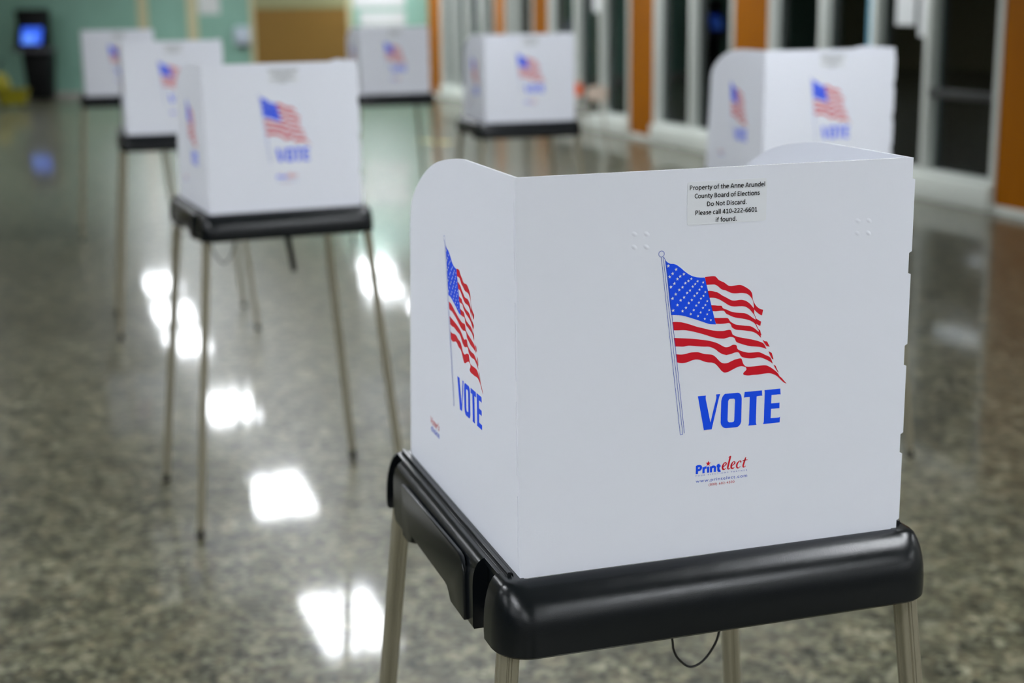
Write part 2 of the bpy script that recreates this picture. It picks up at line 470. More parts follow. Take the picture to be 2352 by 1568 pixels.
# traced printing, in millimetres on the front sheet (across, up from the sheet's lower edge)
ART = json.loads('''{"red":[[[[225.5,333.15],[230.48,333.47],[234.91,333.58],[238.26,333.04],[240.52,331.08],[242.8,328.6],[246.18,326.81],[249.56,325.18],[252.11,323.3],[255.24,321.16],[258.61,320.4],[263.09,320.7],[267.58,321.06],[271.53,320.52],[276.67,317.92],[281.84,314.43],[284.47,311.37],[285.68,308.41],[286.03,305.51],[286.81,301.8],[288.49,298.27],[291.44,294.38],[295.51,291.08],[300.0,289.58]],[[298.7,282.89],[295.7,284.34],[292.21,286.97],[288.82,290.23]],[[287.86,292.29],[287.84,294.91],[287.36,298.09],[286.73,300.76],[285.52,303.46],[282.59,307.07],[279.13,309.67],[274.58,311.05],[270.06,311.48],[264.43,311.47],[259.92,312.11],[255.96,313.7],[252.0,315.7],[248.62,316.56],[245.23,318.46],[241.82,321.44],[238.45,323.39],[236.21,323.8],[231.77,323.96],[227.33,324.02]]],[[[229.01,316.84],[231.9,316.84],[235.25,316.23],[238.61,315.01],[241.13,314.41],[244.24,312.48],[247.64,310.16],[252.17,307.75],[256.71,305.07],[260.11,303.52],[264.06,303.07],[268.56,303.41],[272.51,303.28],[276.49,302.15],[280.51,299.91],[283.99,296.78],[286.63,293.7],[288.09,292.01]],[[288.59,290.24],[288.51,286.99],[289.13,284.85],[290.4,282.12],[291.26,279.68]],[[290.59,279.37],[289.78,281.9],[288.58,284.36],[285.93,287.72],[282.43,291.4],[278.96,293.91],[274.96,295.47],[269.3,296.0],[263.66,296.12],[259.7,296.78],[255.73,298.38],[251.18,301.33],[246.64,304.26],[242.12,306.67],[238.19,308.0],[234.28,308.55],[230.94,308.69]]],[[[233.44,299.85],[237.8,299.42],[242.28,298.72],[246.48,298.3],[247.63,297.17],[248.5,295.54],[250.77,294.17],[253.6,293.23],[257.01,291.4],[261.55,289.75],[266.08,288.72],[271.75,287.92],[276.3,287.25],[280.3,285.63],[284.35,282.85],[287.83,280.32],[290.61,278.63]],[[291.02,280.18],[293.58,278.18],[297.82,275.64]],[[296.93,270.53],[294.32,271.8],[291.71,273.48]],[[292.52,270.89],[295.16,266.13]],[[294.6,265.7],[292.39,269.58],[290.87,272.86]],[[290.58,273.15],[287.95,275.47],[283.91,277.89],[278.75,279.77],[273.05,281.21],[266.79,282.54],[261.68,284.09],[257.12,286.28],[253.14,288.41],[251.88,289.81],[250.26,291.76],[248.57,292.26],[244.64,292.45],[239.61,292.32],[235.41,292.9]]],[[[237.91,284.8],[242.57,284.28],[248.18,283.89],[253.81,283.4],[255.8,282.46],[257.84,279.52],[260.13,277.56],[263.56,275.56],[266.42,274.44],[272.1,273.31],[277.8,272.33],[282.93,271.55],[286.38,270.32],[290.44,267.62],[293.07,265.3],[294.94,263.82]],[[295.03,266.72],[296.78,265.53]],[[297.74,262.01],[298.78,259.28]],[[297.53,259.11],[298.29,256.4]],[[297.59,256.83],[294.65,259.88],[291.15,262.55],[287.1,264.46],[282.51,265.62],[276.8,266.77],[271.1,267.76],[265.99,268.54],[263.13,269.98],[260.54,271.87],[259.65,274.04],[258.19,276.35],[256.19,277.3],[251.7,277.03],[246.08,277.05],[240.18,277.68]]],[[[185.52,283.57],[187.71,283.91],[191.84,283.59],[196.81,282.83],[202.9,281.05],[209.02,278.85],[216.84,275.89],[225.23,273.39],[233.65,270.78],[242.09,269.05],[249.4,268.46],[253.9,268.99],[257.27,269.14],[259.27,268.4],[260.45,266.1],[261.35,263.66]],[[261.55,263.31],[262.84,262.32],[267.67,260.15],[273.45,258.49],[279.88,256.94],[286.33,255.34],[294.11,252.91],[300.64,249.98],[303.3,247.06],[304.68,244.25],[305.7,242.19]],[[305.51,242.26],[302.1,243.87],[296.89,245.51],[291.71,246.42],[285.25,247.38],[278.8,249.12],[272.34,251.45],[267.18,253.66],[265.53,255.88],[264.2,258.65],[261.3,260.2],[258.11,260.64],[254.63,259.86],[251.16,259.32]],[[249.59,259.36],[242.26,260.39],[234.92,262.67],[227.04,265.67],[219.19,268.4],[211.37,270.86],[204.69,272.6],[199.14,273.51],[192.52,273.79],[187.01,274.24]]],[[[187.67,265.26],[194.85,264.4],[202.61,263.5],[211.5,262.25],[221.55,260.48],[229.96,258.78],[237.28,256.6],[242.94,254.29],[247.5,251.64],[251.5,249.36],[254.33,248.8],[257.71,249.2],[261.08,250.66]],[[261.82,250.96],[263.42,251.01],[265.65,250.64],[267.28,249.2],[267.99,246.16],[270.6,243.86],[275.13,241.98],[281.59,240.11],[288.03,239.68],[294.47,239.55],[298.37,238.5],[304.28,235.41],[309.54,232.74],[311.55,230.46],[313.29,226.69],[314.48,223.88]],[[313.68,224.55],[309.7,227.31],[304.43,230.17],[298.53,232.67],[294.0,233.18],[289.5,232.67],[283.05,233.05],[277.24,234.33],[273.35,236.17],[271.69,238.4],[270.36,240.72],[268.1,241.69],[264.27,241.42],[259.84,240.19],[254.12,239.49]],[[249.41,240.93],[244.85,243.6],[240.84,246.94],[236.86,249.38],[231.78,251.29],[225.05,251.96],[216.1,253.24],[208.29,254.47],[204.4,254.59],[199.97,254.07],[193.88,254.69],[189.18,255.09]]],[[[190.4,246.01],[196.78,245.04],[202.32,245.25],[208.41,246.29],[215.1,246.25],[219.57,245.6],[226.32,243.18],[234.2,241.87],[238.16,240.32],[242.17,236.81],[246.2,232.49],[249.64,230.34],[253.61,229.72],[257.0,230.22],[260.93,231.73],[264.31,232.82]],[[262.56,232.63],[266.37,233.31],[270.84,233.99],[273.08,233.8],[274.41,231.89],[275.79,227.88],[278.12,224.68],[280.72,223.37],[285.88,222.91],[292.33,223.0],[298.8,223.03],[304.63,222.82],[308.57,221.5],[313.86,218.2],[318.54,214.46],[321.56,211.46],[323.97,207.61],[326.31,205.88],[329.37,202.26],[333.11,198.26]],[[332.78,198.23],[329.45,199.94],[324.73,204.2],[320.02,208.57],[314.71,211.47],[309.46,212.85],[302.97,212.83],[295.2,212.45],[288.73,212.61],[282.92,212.54],[277.75,213.61],[276.29,215.24],[277.34,216.95],[279.55,218.85],[280.34,220.58],[279.13,222.79],[275.56,224.19],[272.34,224.47],[268.52,223.73],[262.81,221.55],[257.11,219.19],[253.29,218.69]],[[251.57,218.86],[248.12,221.46],[244.07,226.33],[240.62,229.81],[236.63,231.9],[230.43,232.92],[225.92,234.37],[220.84,236.55],[215.8,237.52],[210.79,236.91],[205.24,235.29],[200.8,234.79],[196.91,234.97],[191.63,236.33]]],[[[300.21,253.89]],[[303.17,251.86]],[[306.09,251.31]],[[309.84,244.71]],[[305.93,245.64]],[[303.25,248.86]]],[[[308.24,239.57]],[[312.66,236.97]],[[315.17,229.06]],[[313.2,229.83]],[[310.81,233.83]]],[[[315.36,222.59]],[[318.34,220.82]],[[319.41,218.01]],[[322.66,212.09]],[[320.84,213.64]],[[318.45,217.18]]]],"blue":[[[[175.92,356.03],[179.46,352.89],[182.61,351.36],[186.13,350.98],[189.67,349.65],[194.42,346.41],[199.99,341.64],[205.57,337.58],[211.14,334.85],[217.51,333.23],[225.3,332.54]],[[240.11,276.93],[232.85,277.8],[226.4,280.04],[218.34,283.29],[208.72,286.88],[199.15,290.16],[192.0,291.6],[184.1,292.22]],[[181.94,308.35],[179.76,327.64]]],[[[218.86,193.48],[229.18,193.38]],[[228.86,191.55],[229.01,188.85]],[[235.5,160.2]],[[242.39,188.79],[242.45,190.75],[241.98,193.49]],[[247.34,193.47]],[[246.1,190.15],[237.22,151.88]],[[227.23,151.81]]],[[[278.73,192.96],[301.17,192.82]],[[301.73,186.09],[299.76,186.42],[294.47,186.19]],[[294.26,154.02],[295.24,151.32]],[[284.36,151.53],[285.35,153.92]],[[285.48,186.4],[279.68,186.46],[277.96,185.88]]],[[[304.35,192.77],[325.12,192.81]],[[325.77,185.54],[323.19,185.94],[313.85,186.03]],[[313.62,175.76],[322.97,175.61],[324.56,175.95]],[[324.68,168.71],[322.9,168.98],[313.65,169.04]],[[313.45,157.83],[323.52,157.57],[325.91,158.44]],[[325.43,151.37]],[[303.65,151.32],[304.64,154.22]],[[304.96,190.24]]]],"O":[[[[253.33,193.05],[269.54,192.99]],[[270.6,192.79],[272.45,191.83],[274.36,189.18],[275.14,185.17]],[[275.12,157.44],[273.88,154.09],[271.04,151.64],[268.41,151.16]],[[255.79,151.31],[252.63,152.28],[249.68,155.55],[248.57,158.63]],[[248.82,184.74],[250.03,189.04],[251.8,191.82]]],[[[259.74,186.39],[264.72,186.31]],[[265.25,186.11],[266.16,185.14],[266.51,183.53]],[[266.11,159.59],[265.09,158.2],[263.0,157.77]],[[259.58,158.02],[258.14,159.05],[257.42,160.96]],[[257.71,183.88],[258.46,185.53]]]],"stars":[[179.9,348.99],[189.5,344.4],[185.33,339.93],[199.09,338.4],[181.61,336.45],[194.56,336.14],[191.22,333.29],[208.41,332.39],[204.89,330.06],[201.14,327.82],[216.23,328.96],[223.17,327.22],[187.59,328.33],[213.27,326.0],[183.32,324.67],[197.65,323.42],[210.3,323.26],[221.51,322.24],[193.67,320.62],[207.04,319.06],[218.7,319.18],[226.16,315.83],[189.4,315.92],[203.44,316.37],[215.82,315.24],[185.45,311.27],[199.71,311.62],[212.61,312.29],[223.84,311.54],[195.57,308.45],[209.43,307.79],[220.78,308.65],[228.67,305.02],[191.69,303.19],[205.67,304.51],[218.31,304.16],[226.43,300.65],[186.4,297.45],[202.26,299.28],[215.02,300.84],[223.45,297.6],[231.34,294.38],[198.04,295.74],[211.92,295.87],[220.66,292.44],[228.87,289.72],[208.33,291.53],[217.46,288.44],[226.0,284.56],[233.57,282.55]],"pole":[[[171.18,359.48],[197.35,149.1]],[[173.62,359.32],[200.37,149.75]],[[177.78,351.15],[202.55,150.65]],[[197.35,149.1],[200.37,149.75]],[[173.78,359.76],[175.43,357.38],[176.76,354.71],[177.78,351.15]]],"ball":[[171.47,363.24],[174.88,363.02]]}''')

# ------------------------------------------------------------------ voting booth
W, D, TZ, HT = 0.491, 0.515, 1.028, 0.457


def L(u, v, z):
    return Vector((u - W / 2, v - D / 2, TZ + z))


class Face:
    """maps artwork millimetres onto a sheet's outer face, lifted by the ink's thickness"""

    def __init__(self, kind, lift):
        self.k, self.e = kind, lift
        self.n = {'front': Vector((0, -1, 0)), 'left': Vector((-1, 0, 0)), 'right': Vector((1, 0, 0))}[kind]

    def __call__(self, a, b):
        a, b = a / 1000, b / 1000
        if self.k == 'front':
            return L(a, -self.e, b)
        if self.k == 'left':
            return L(-self.e, 0.467 - a, b - 0.0155)
        return L(W + self.e, a - 0.035, b - 0.0155)


# slots along the fold lines, measured up from the rail
SLOTS = [(0.0085, 0.0955), (0.1195, 0.2064), (0.2306, 0.3192), (0.3438, 0.4324)]


def printed(bm, kind):
    ink, top, pen = Face(kind, 0.0002), Face(kind, 0.0004), Face(kind, 0.0003)
    for s in ART['red']:
        decal(bm, [shape(s)], ink, 2)
    for s in ART['blue']:
        decal(bm, [shape(s)], ink, 1)
    decal(bm, [shape(ART['O'][0]), shape(ART['O'][1])], ink, 1)
    for i, (x, z) in enumerate(ART['stars']):
        decal(bm, [star_pts(x, z, 2.25 - 0.011 * (x - 178), -0.1)], top, 4)
    for c in ART['pole']:
        q = catmull([tuple(p) for p in c], 3)
        for a, b in zip(q, q[1:]):
            decal(bm, [strip_pts(a, b, 0.55)], pen, 3)
    (cx, cz), (ex, ez) = ART['ball']
    r = math.hypot(ex - cx, ez - cz)
    ring = [(cx + r * math.sin(t * math.pi / 12), cz + r * math.cos(t * math.pi / 12)) for t in range(24)]
    for a, b in zip(ring, ring[1:] + ring[:1]):
        decal(bm, [strip_pts(a, b, 0.55)], pen, 3)


def open_edges(bm):
    for f in bm.faces:
        f.normal_update()
        if f.normal.z > 0.5 and f.calc_center_median().z > TZ + 0.38:
            f.material_index = 7


def front_sheet_bm():
    bm = bmesh.new()
    out = [(0, -0.002), (W, -0.002)]
    for a, b in SLOTS:
        out += [(W, a), (W + 0.0036, a + 0.002), (W + 0.0036, b - 0.001), (W, b)]
    out += [(W, HT), (0, HT)]
    for a, b in SLOTS[::-1]:
        out += [(0, b), (-0.0005, b - 0.001), (-0.0005, a + 0.001), (0, a)]
    prism(bm, out, lambda p, t: L(p[0], t, p[1]), 0.0, 0.004)
    open_edges(bm)
    printed(bm, 'front')
    ink = Face('front', 0.0002)
    # maker's print at the bottom
    pen_write(bm, ['P', 'r', '1i', 'n', 't'], 217.1, 251.6, 99.2, 10.2, 0.285, ink, 1)
    decal(bm, [star_pts(233.6, 110.4, 3.6, 0.06)], ink, 2)
    elect(bm, ink, 2)
    write(bm, 'YOUR ELECTIONS PARTNER', 217.2, 284.4, 96.1, 1.6, ink, 5, 1.9, 0.0)
    write(bm, 'www.printelect.com', 217.9, 284.6, 88.4, 3.9, ink, 5, 1.15, 0.0)
    write(bm, '(800) 682-4500', 234.7, 268.0, 82.9, 2.9, ink, 6, 1.1, 0.0)
    # small pressed dimples in two groups of four
    for x0, z0 in ((138.6, 372.8), (420.2, 371.6)):
        for dx, dz in ((0, 0), (14.6, -0.6), (0.3, 14.6), (14.8, 14.0)):
            p = Face('front', 0.0)(x0 + dx, z0 + dz)
            prev = None
            for rad, h in ((1.0, 0.00002), (0.75, 0.00012), (0.45, 0.00032), (0.2, 0.00045)):
                vs = [bm.verts.new(p + Vector((0.0040 * rad * math.cos(t + 0.4), -h, 0.0034 * rad * math.sin(t))))
                      for t in [2 * math.pi * k / 12 for k in range(12)]]
                if prev:
                    for k in range(12):
                        f = bm.faces.new((prev[k], prev[(k + 1) % 12], vs[(k + 1) % 12], vs[k]))
                        f.smooth = True
                prev = vs
            bm.faces.new(prev).smooth = True
    return bm


def stroke(bm, pts, fn, mi, k=5):
    """pen stroke with a changing width: pts of (x, z, width)"""
    c2 = catmull([(p[0], p[1]) for p in pts], k)
    cw = catmull([(p[2], 0) for p in pts], k)
    n = len(c2)
    lft, rgt = [], []
    for i in range(n):
        a, b = c2[max(i - 1, 0)], c2[min(i + 1, n - 1)]
        d = Vector((b[0] - a[0], b[1] - a[1])).normalized()
        wd = cw[i][0] / 2
        lft.append((c2[i][0] - d.y * wd, c2[i][1] + d.x * wd))
        rgt.append((c2[i][0] + d.y * wd, c2[i][1] - d.x * wd))
    for i in range(n - 1):
        decal(bm, [[lft[i], lft[i + 1], rgt[i + 1], rgt[i]]], fn, mi)


def elect(bm, fn, mi):
    """slanted serif lettering, drawn with a broad pen"""
    def e(x):
        stroke(bm, [(x + 1.2, 104.2, 0.8), (x + 4.0, 105.4, 1.0), (x + 5.9, 107.6, 1.7), (x + 4.9, 109.3, 1.0), (x + 2.9, 108.2, 1.5),
                    (x + 1.3, 105.0, 2.2), (x + 1.6, 101.8, 2.0), (x + 3.3, 100.8, 1.2), (x + 5.6, 102.3, 0.6)], fn, mi)
    e(251.0)
    stroke(bm, [(259.6, 115.2, 0.6), (262.2, 116.0, 1.6), (261.6, 114.0, 2.2), (259.2, 104.0, 2.2), (259.2, 101.6, 1.8), (260.4, 100.8, 1.1),
                (262.2, 102.2, 0.6)], fn, mi)
    e(262.2)
    stroke(bm, [(275.9, 107.2, 1.9), (275.4, 109.0, 1.3), (273.6, 108.9, 1.2), (271.4, 106.6, 1.9), (270.5, 103.4, 2.1), (271.2, 101.3, 1.7),
                (272.9, 100.8, 1.1), (275.4, 102.4, 0.6)], fn, mi)
    stroke(bm, [(282.4, 113.2, 0.7), (281.4, 110.6, 1.8), (279.4, 104.6, 2.1), (279.0, 102.0, 1.9), (280.0, 100.9, 1.2), (282.3, 102.2, 0.6)],
           fn, mi)
    stroke(bm, [(278.0, 108.9, 0.8), (281.0, 109.4, 1.1), (284.6, 109.6, 0.9)], fn, mi)


SIDE_EDGE = [(0.2, HT), (0.238, 0.4545), (0.289, 0.448), (0.332, 0.440), (0.366, 0.430), (0.401, 0.416), (0.431, 0.400), (0.452, 0.385),
             (0.466, 0.371), (0.474, 0.354), (0.479, 0.325), (0.482, 0.288), (0.509, 0.03), (0.5095, -0.002)]


def side_sheet_bm(kind):
    bm = bmesh.new()
    out = [(0.0042, HT)] + catmull(SIDE_EDGE, 3) + [(0.0042, -0.002)]
    for a, b in SLOTS:
        out += [(0.0042, a), (0.0068, a), (0.0068, b), (0.0042, b)]
    u0, u1 = (0.0, 0.004) if kind == 'left' else (W - 0.004, W)
    prism(bm, out, lambda p, t: L(t, p[0], p[1]), u0, u1)
    open_edges(bm)
    a, b = (L(0.0034, 0.003, 0.0), L(0.0040, 0.0075, HT - 0.002)) if kind == 'left' else (L(W - 0.0040, 0.003, 0.0), L(W - 0.0034, 0.0075, HT - 0.002))
    box(bm, a.x, b.x, a.y, b.y, a.z, b.z)
    printed(bm, kind)
    ink = Face(kind, 0.0002)
    # second small print low on the sheet's rear half
    x0 = 467 - 390 if kind == 'left' else 467 - 390
    write(bm, "Voter's", x0, x0 + 46, 93.5, 9.5, ink, 6, 0.95, 0.01, 0.25)
    write(bm, 'choice', x0 + 1, x0 + 45, 83.0, 8.5, ink, 5, 0.95, 0.015)
    return bm


def arc(cx, cy, rx, ry, a0, a1, n=14):
    return [(cx + rx * math.cos(math.radians(a0 + (a1 - a0) * k / n)), cy + ry * math.sin(math.radians(a0 + (a1 - a0) * k / n)))
            for k in range(n + 1)]


# plain sign-writer's alphabet: advance, then pen strokes (cap height 1)
PEN = {
    'o': (0.58, [arc(0.29, 0.36, 0.215, 0.30, 0, 360, 20)]),
    'n': (0.57, [[(0.12, 0), (0.12, 0.73)], [(0.12, 0.48), (0.20, 0.61), (0.31, 0.66), (0.41, 0.62), (0.455, 0.48), (0.455, 0.0)]]),
    'h': (0.57, [[(0.12, 0), (0.12, 1.06)], [(0.12, 0.48), (0.20, 0.61), (0.31, 0.66), (0.41, 0.62), (0.455, 0.48), (0.455, 0.0)]]),
    'u': (0.57, [[(0.455, 0), (0.455, 0.73)], [(0.115, 0.73), (0.115, 0.24), (0.16, 0.11), (0.26, 0.07), (0.37, 0.12), (0.455, 0.25)]]),
    'p': (0.58, [[(0.12, -0.30), (0.12, 0.73)], arc(0.30, 0.36, 0.19, 0.30, 0, 360, 20)]),
    'd': (0.58, [[(0.465, 0), (0.465, 1.06)], arc(0.285, 0.36, 0.19, 0.30, 0, 360, 20)]),
    'r': (0.38, [[(0.12, 0), (0.12, 0.73)], [(0.12, 0.46), (0.18, 0.59), (0.26, 0.66), (0.37, 0.655)]]),
    'e': (0.55, [[(0.09, 0.385), (0.47, 0.385)], [(0.475, 0.385)] + arc(0.285, 0.36, 0.205, 0.30, 20, 310, 16)]),
    't': (0.38, [[(0.19, 0.92), (0.19, 0.20), (0.225, 0.09), (0.30, 0.065), (0.37, 0.08)], [(0.03, 0.655), (0.37, 0.655)]]),
    'y': (0.50, [[(0.05, 0.73), (0.255, 0.04)], [(0.455, 0.73), (0.255, 0.04), (0.18, -0.20), (0.05, -0.235)]]),
    'f': (0.34, [[(0.36, 1.0), (0.27, 1.0), (0.19, 0.90), (0.18, 0.73), (0.18, 0.0)], [(0.03, 0.655), (0.34, 0.655)]]),
    'l': (0.26, [[(0.13, 0), (0.13, 1.06)]]),
    'i': (0.26, [[(0.13, 0), (0.13, 0.73)], [(0.13, 0.87), (0.13, 1.03)]]),
    '1i': (0.26, [[(0.13, 0), (0.13, 0.73)]]),
    'a': (0.52, [[(0.09, 0.60), (0.19, 0.655), (0.30, 0.65), (0.38, 0.58), (0.405, 0.44), (0.405, 0.0)],
                 [(0.405, 0.385), (0.24, 0.37), (0.13, 0.30), (0.105, 0.19), (0.16, 0.08), (0.27, 0.075), (0.405, 0.20)]]),
    'c': (0.46, [arc(0.29, 0.36, 0.205, 0.30, 55, 305, 16)]),
    's': (0.44, [[(0.365, 0.61), (0.27, 0.66), (0.16, 0.64), (0.11, 0.54), (0.17, 0.44), (0.28, 0.37), (0.355, 0.28), (0.34, 0.15), (0.23, 0.07),
                  (0.07, 0.11)]]),
    'P': (0.58, [[(0.13, 0), (0.13, 1.0)], [(0.13, 0.925), (0.32, 0.925), (0.44, 0.86), (0.475, 0.70), (0.42, 0.53), (0.30, 0.455), (0.13, 0.455)]]),
    'A': (0.64, [[(0.06, 0), (0.30, 0.98)], [(0.58, 0), (0.34, 0.98)], [(0.15, 0.27), (0.49, 0.27)]]),
    'C': (0.58, [arc(0.37, 0.5, 0.29, 0.43, 52, 308, 18)]),
    'B': (0.60, [[(0.13, 0), (0.13, 1.0)], [(0.13, 0.925), (0.31, 0.925), (0.415, 0.85), (0.42, 0.67), (0.33, 0.55), (0.13, 0.54)],
                 [(0.13, 0.54), (0.35, 0.53), (0.47, 0.42), (0.47, 0.21), (0.36, 0.09), (0.13, 0.075)]]),
    'D': (0.68, [[(0.13, 0), (0.13, 1.0)], [(0.13, 0.925), (0.30, 0.92), (0.48, 0.80), (0.555, 0.5), (0.48, 0.20), (0.30, 0.08), (0.13, 0.075)]]),
    'E': (0.52, [[(0.13, 0), (0.13, 1.0)], [(0.13, 0.925), (0.46, 0.925)], [(0.13, 0.52), (0.43, 0.52)], [(0.13, 0.075), (0.46, 0.075)]]),
    'N': (0.70, [[(0.13, 0), (0.13, 1.0)], [(0.57, 0), (0.57, 1.0)], [(0.13, 0.98), (0.57, 0.02)]]),
    '.': (0.28, [[(0.14, -0.005), (0.14, 0.165)]]),
    '-': (0.34, [[(0.04, 0.36), (0.30, 0.36)]]),
    ' ': (0.24, []),
    '0': (0.56, [arc(0.28, 0.49, 0.195, 0.43, 0, 360, 20)]),
    '1': (0.56, [[(0.31, 0), (0.31, 0.97)], [(0.31, 0.93), (0.10, 0.79)], [(0.11, 0.07), (0.50, 0.07)]]),
    '2': (0.56, [[(0.09, 0.85), (0.20, 0.92), (0.34, 0.90), (0.415, 0.76), (0.36, 0.55), (0.20, 0.29), (0.09, 0.09)], [(0.07, 0.075), (0.48, 0.075)]]),
    '4': (0.56, [[(0.375, 0), (0.375, 0.98)], [(0.345, 0.93), (0.075, 0.29)], [(0.04, 0.265), (0.52, 0.265)]]),
    '6': (0.56, [[(0.44, 0.91), (0.33, 0.925), (0.19, 0.82), (0.105, 0.58), (0.10, 0.33), (0.17, 0.12), (0.29, 0.065), (0.42, 0.15), (0.455, 0.31),
                  (0.40, 0.48), (0.28, 0.54), (0.12, 0.43)]]),
}


def pen_write(bm, text, x0, x1, zb, cap, wd, fn, mi):
    """write text (a list of PEN keys) between x0 and x1 with a pen of width wd (of the cap height)"""
    x, todo = 0.0, []
    for ch in text:
        adv, st = PEN[ch]
        for p in st:
            todo.append([(x + a, b) for a, b in p])
        x += adv
    lo = min(a for p in todo for a, b in p) - wd / 2
    hi = max(a for p in todo for a, b in p) + wd / 2
    sx = (x1 - x0) / (hi - lo)
    for i, p in enumerate(todo):
        g = Face(fn.k, fn.e + 0.000012 * i)          # one pass of the pen over the other
        q = [(x0 + (a - lo) * sx, zb + b * cap, wd * cap) for a, b in p]
        if len(q) == 2:
            decal(bm, [slab(q[0], q[1], wd * cap)], g, mi)
        else:
            stroke(bm, q, g, mi, 3)


def slab(a, b, wd):
    """straight pen stroke; ends cut level for steep strokes, upright for flat ones"""
    if abs(b[1] - a[1]) > abs(b[0] - a[0]) * 0.7:
        h = wd / 2 * math.hypot(b[0] - a[0], b[1] - a[1]) / abs(b[1] - a[1])
        return [(a[0] - h, a[1]), (a[0] + h, a[1]), (b[0] + h, b[1]), (b[0] - h, b[1])]
    return strip_pts(a, b, wd)


def sticker_bm():
    bm = bmesh.new()
    r = 0.003
    x0, x1, z0, z1 = 0.2022, 0.3008, 0.3935, 0.4425
    pts = []
    for cx, cz, a0 in ((x1 - r, z1 - r, 0), (x0 + r, z1 - r, 90), (x0 + r, z0 + r, 180), (x1 - r, z0 + r, 270)):
        for k in range(5):
            t = math.radians(a0 + k * 22.5)
            pts.append((cx + r * math.cos(t), cz + r * math.sin(t)))
    prism(bm, pts, lambda p, t: L(p[0], t, p[1]), -0.0003, 0.0001)
    ink = Face('front', 0.0005)
    for s, a, b, z in (('Property of the Anne Arundel', 204.8, 298.2, 433.2), ('County Board of Elections', 210.8, 291.8, 423.6),
                       ('Do Not Discard.', 226.3, 275.6, 414.1), ('Please call 410-222-6601', 212.1, 289.4, 404.7),
                       ('if found.', 237.2, 263.7, 395.6)):
        pen_write(bm, s, a, b, z, 5.2, 0.168, ink, 1)
    return bm


def rail_bm(bm, sgn):
    """front (sgn=1) or rear rail: a rounded hollow-looking bar with returned ends"""
    x0, x1, y0 = -0.037, 0.525, -0.045
    prof_f = [(0.0035, -0.0835), (0.0005, -0.0805), (0.0, -0.070), (0.0005, -0.056), (0.002, -0.044), (0.005, -0.033), (0.010, -0.0225),
              (0.017, -0.0135), (0.0245, -0.007), (0.032, -0.003), (0.039, -0.001), (0.0415, -0.001), (0.0415, -0.0835)]
    prof_s = [(0.0035, -0.0835), (0.0005, -0.0805), (0.0, -0.070), (0.0003, -0.056), (0.001, -0.044), (0.0025, -0.033), (0.0048, -0.0225),
              (0.0078, -0.0135), (0.0115, -0.0065), (0.0158, -0.0025), (0.021, -0.0012), (0.0415, -0.001), (0.0415, -0.0835)]
    R = 0.044
    end = 0.026 if sgn > 0 else 0.0005
    path = [((x0, end), (-1, 0)), ((x0, y0 + R), (-1, 0))]
    for k in range(1, 9):
        a = math.radians(90 * k / 9)
        path.append(((x0 + R - R * math.cos(a), y0 + R - R * math.sin(a)), (-math.cos(a), -math.sin(a))))
    path += [((x0 + R, y0), (0, -1))]
    for k in range(1, 24):
        path.append(((x0 + R + (x1 - x0 - 2 * R) * k / 24, y0), (0, -1)))
    path += [((x1 - R, y0), (0, -1))]
    for k in range(1, 9):
        a = math.radians(90 * k / 9)
        path.append(((x1 - R + R * math.sin(a), y0 + R - R * math.cos(a)), (math.sin(a), -math.cos(a))))
    path += [((x1, y0 + R), (1, 0)), ((x1, end), (1, 0))]
    rings = []
    for (u, v), n in path:
        ring = []
        wx = n[0] * n[0]
        for (df, zf), (ds, zs) in zip(prof_f, prof_s):
            d, z = df + (ds - df) * wx, zf + (zs - zf) * wx
            uu, vv = u - n[0] * d, v - n[1] * d
            ring.append(L(uu, vv if sgn > 0 else D - vv, z))
        rings.append(ring)
    sweep(bm, rings)


def tray_bm():
    bm = bmesh.new()
    rail_bm(bm, 1)
    rail_bm(bm, -1)

    def bx(u0, u1, v0, v1, z0, z1):
        a, b = L(u0, v0, z0), L(u1, v1, z1)
        box(bm, a.x, b.x, a.y, b.y, a.z, b.z)
    bx(0.004, W - 0.004, 0.002, D - 0.002, -0.030, -0.012)          # writing surface
    for s in (0, 1):
        f = (lambda u: u) if s == 0 else (lambda u: W - u)
        def b2(u0, u1, v0, v1, z0, z1):
            a, b = f(u0), f(u1)
            bx(min(a, b), max(a, b), v0, v1, z0, z1)
        b2(-0.0150, 0.006, 0.018, D, -0.082, -0.0012)                 # inner wall seen in the grooves
        b2(-0.0195, 0.004, 0.022, D + 0.004, -0.009, -0.0013)         # flat shelf beside the lip
        b2(-0.0120, -0.0070, 0.010, 0.520, -0.002, 0.0036)          # upright lip that grips the sheet
        b2(-0.0055, -0.0045, 0.010, 0.520, -0.002, 0.0012)
        b2(-0.0147, -0.0138, 0.010, 0.515, -0.002, -0.0004)
    return bm


SIDE_BOTTOM = [(0.076, -0.090), (0.163, -0.090), (0.170, -0.080), (0.178, -0.0745), (0.189, -0.073), (0.360, -0.073), (0.3605, -0.082),
               (0.364, -0.085), (0.382, -0.090), (0.474, -0.090), (0.480, -0.080)]


def side_cover_bm(s):
    """outer cover of the folding leg well on one side of the tray"""
    bm = bmesh.new()
    top = [(-0.014, -0.0014), (-0.019, -0.0012), (-0.0235, -0.0028), (-0.028, -0.0068), (-0.0315, -0.0130), (-0.034, -0.022), (-0.035, -0.032)]
    f = (lambda u: u) if s == 0 else (lambda u: W - u)
    st = []
    for (va, za), (vb, zb) in zip(SIDE_BOTTOM, SIDE_BOTTOM[1:]):
        st.append((va, za))
        if vb - va > 0.05:
            for k in range(1, 5):
                st.append((va + (vb - va) * k / 5, za + (zb - za) * k / 5))
    st.append(SIDE_BOTTOM[-1])
    rings = []
    for v, zb in st:
        pr = top + [(-0.0355, zb + 0.004), (-0.034, zb), (-0.020, zb), (-0.0166, zb + 0.006), (-0.0155, -0.012)]
        rings.append([L(f(u), v, z) for u, z in pr])
    sweep(bm, rings)
    return bm


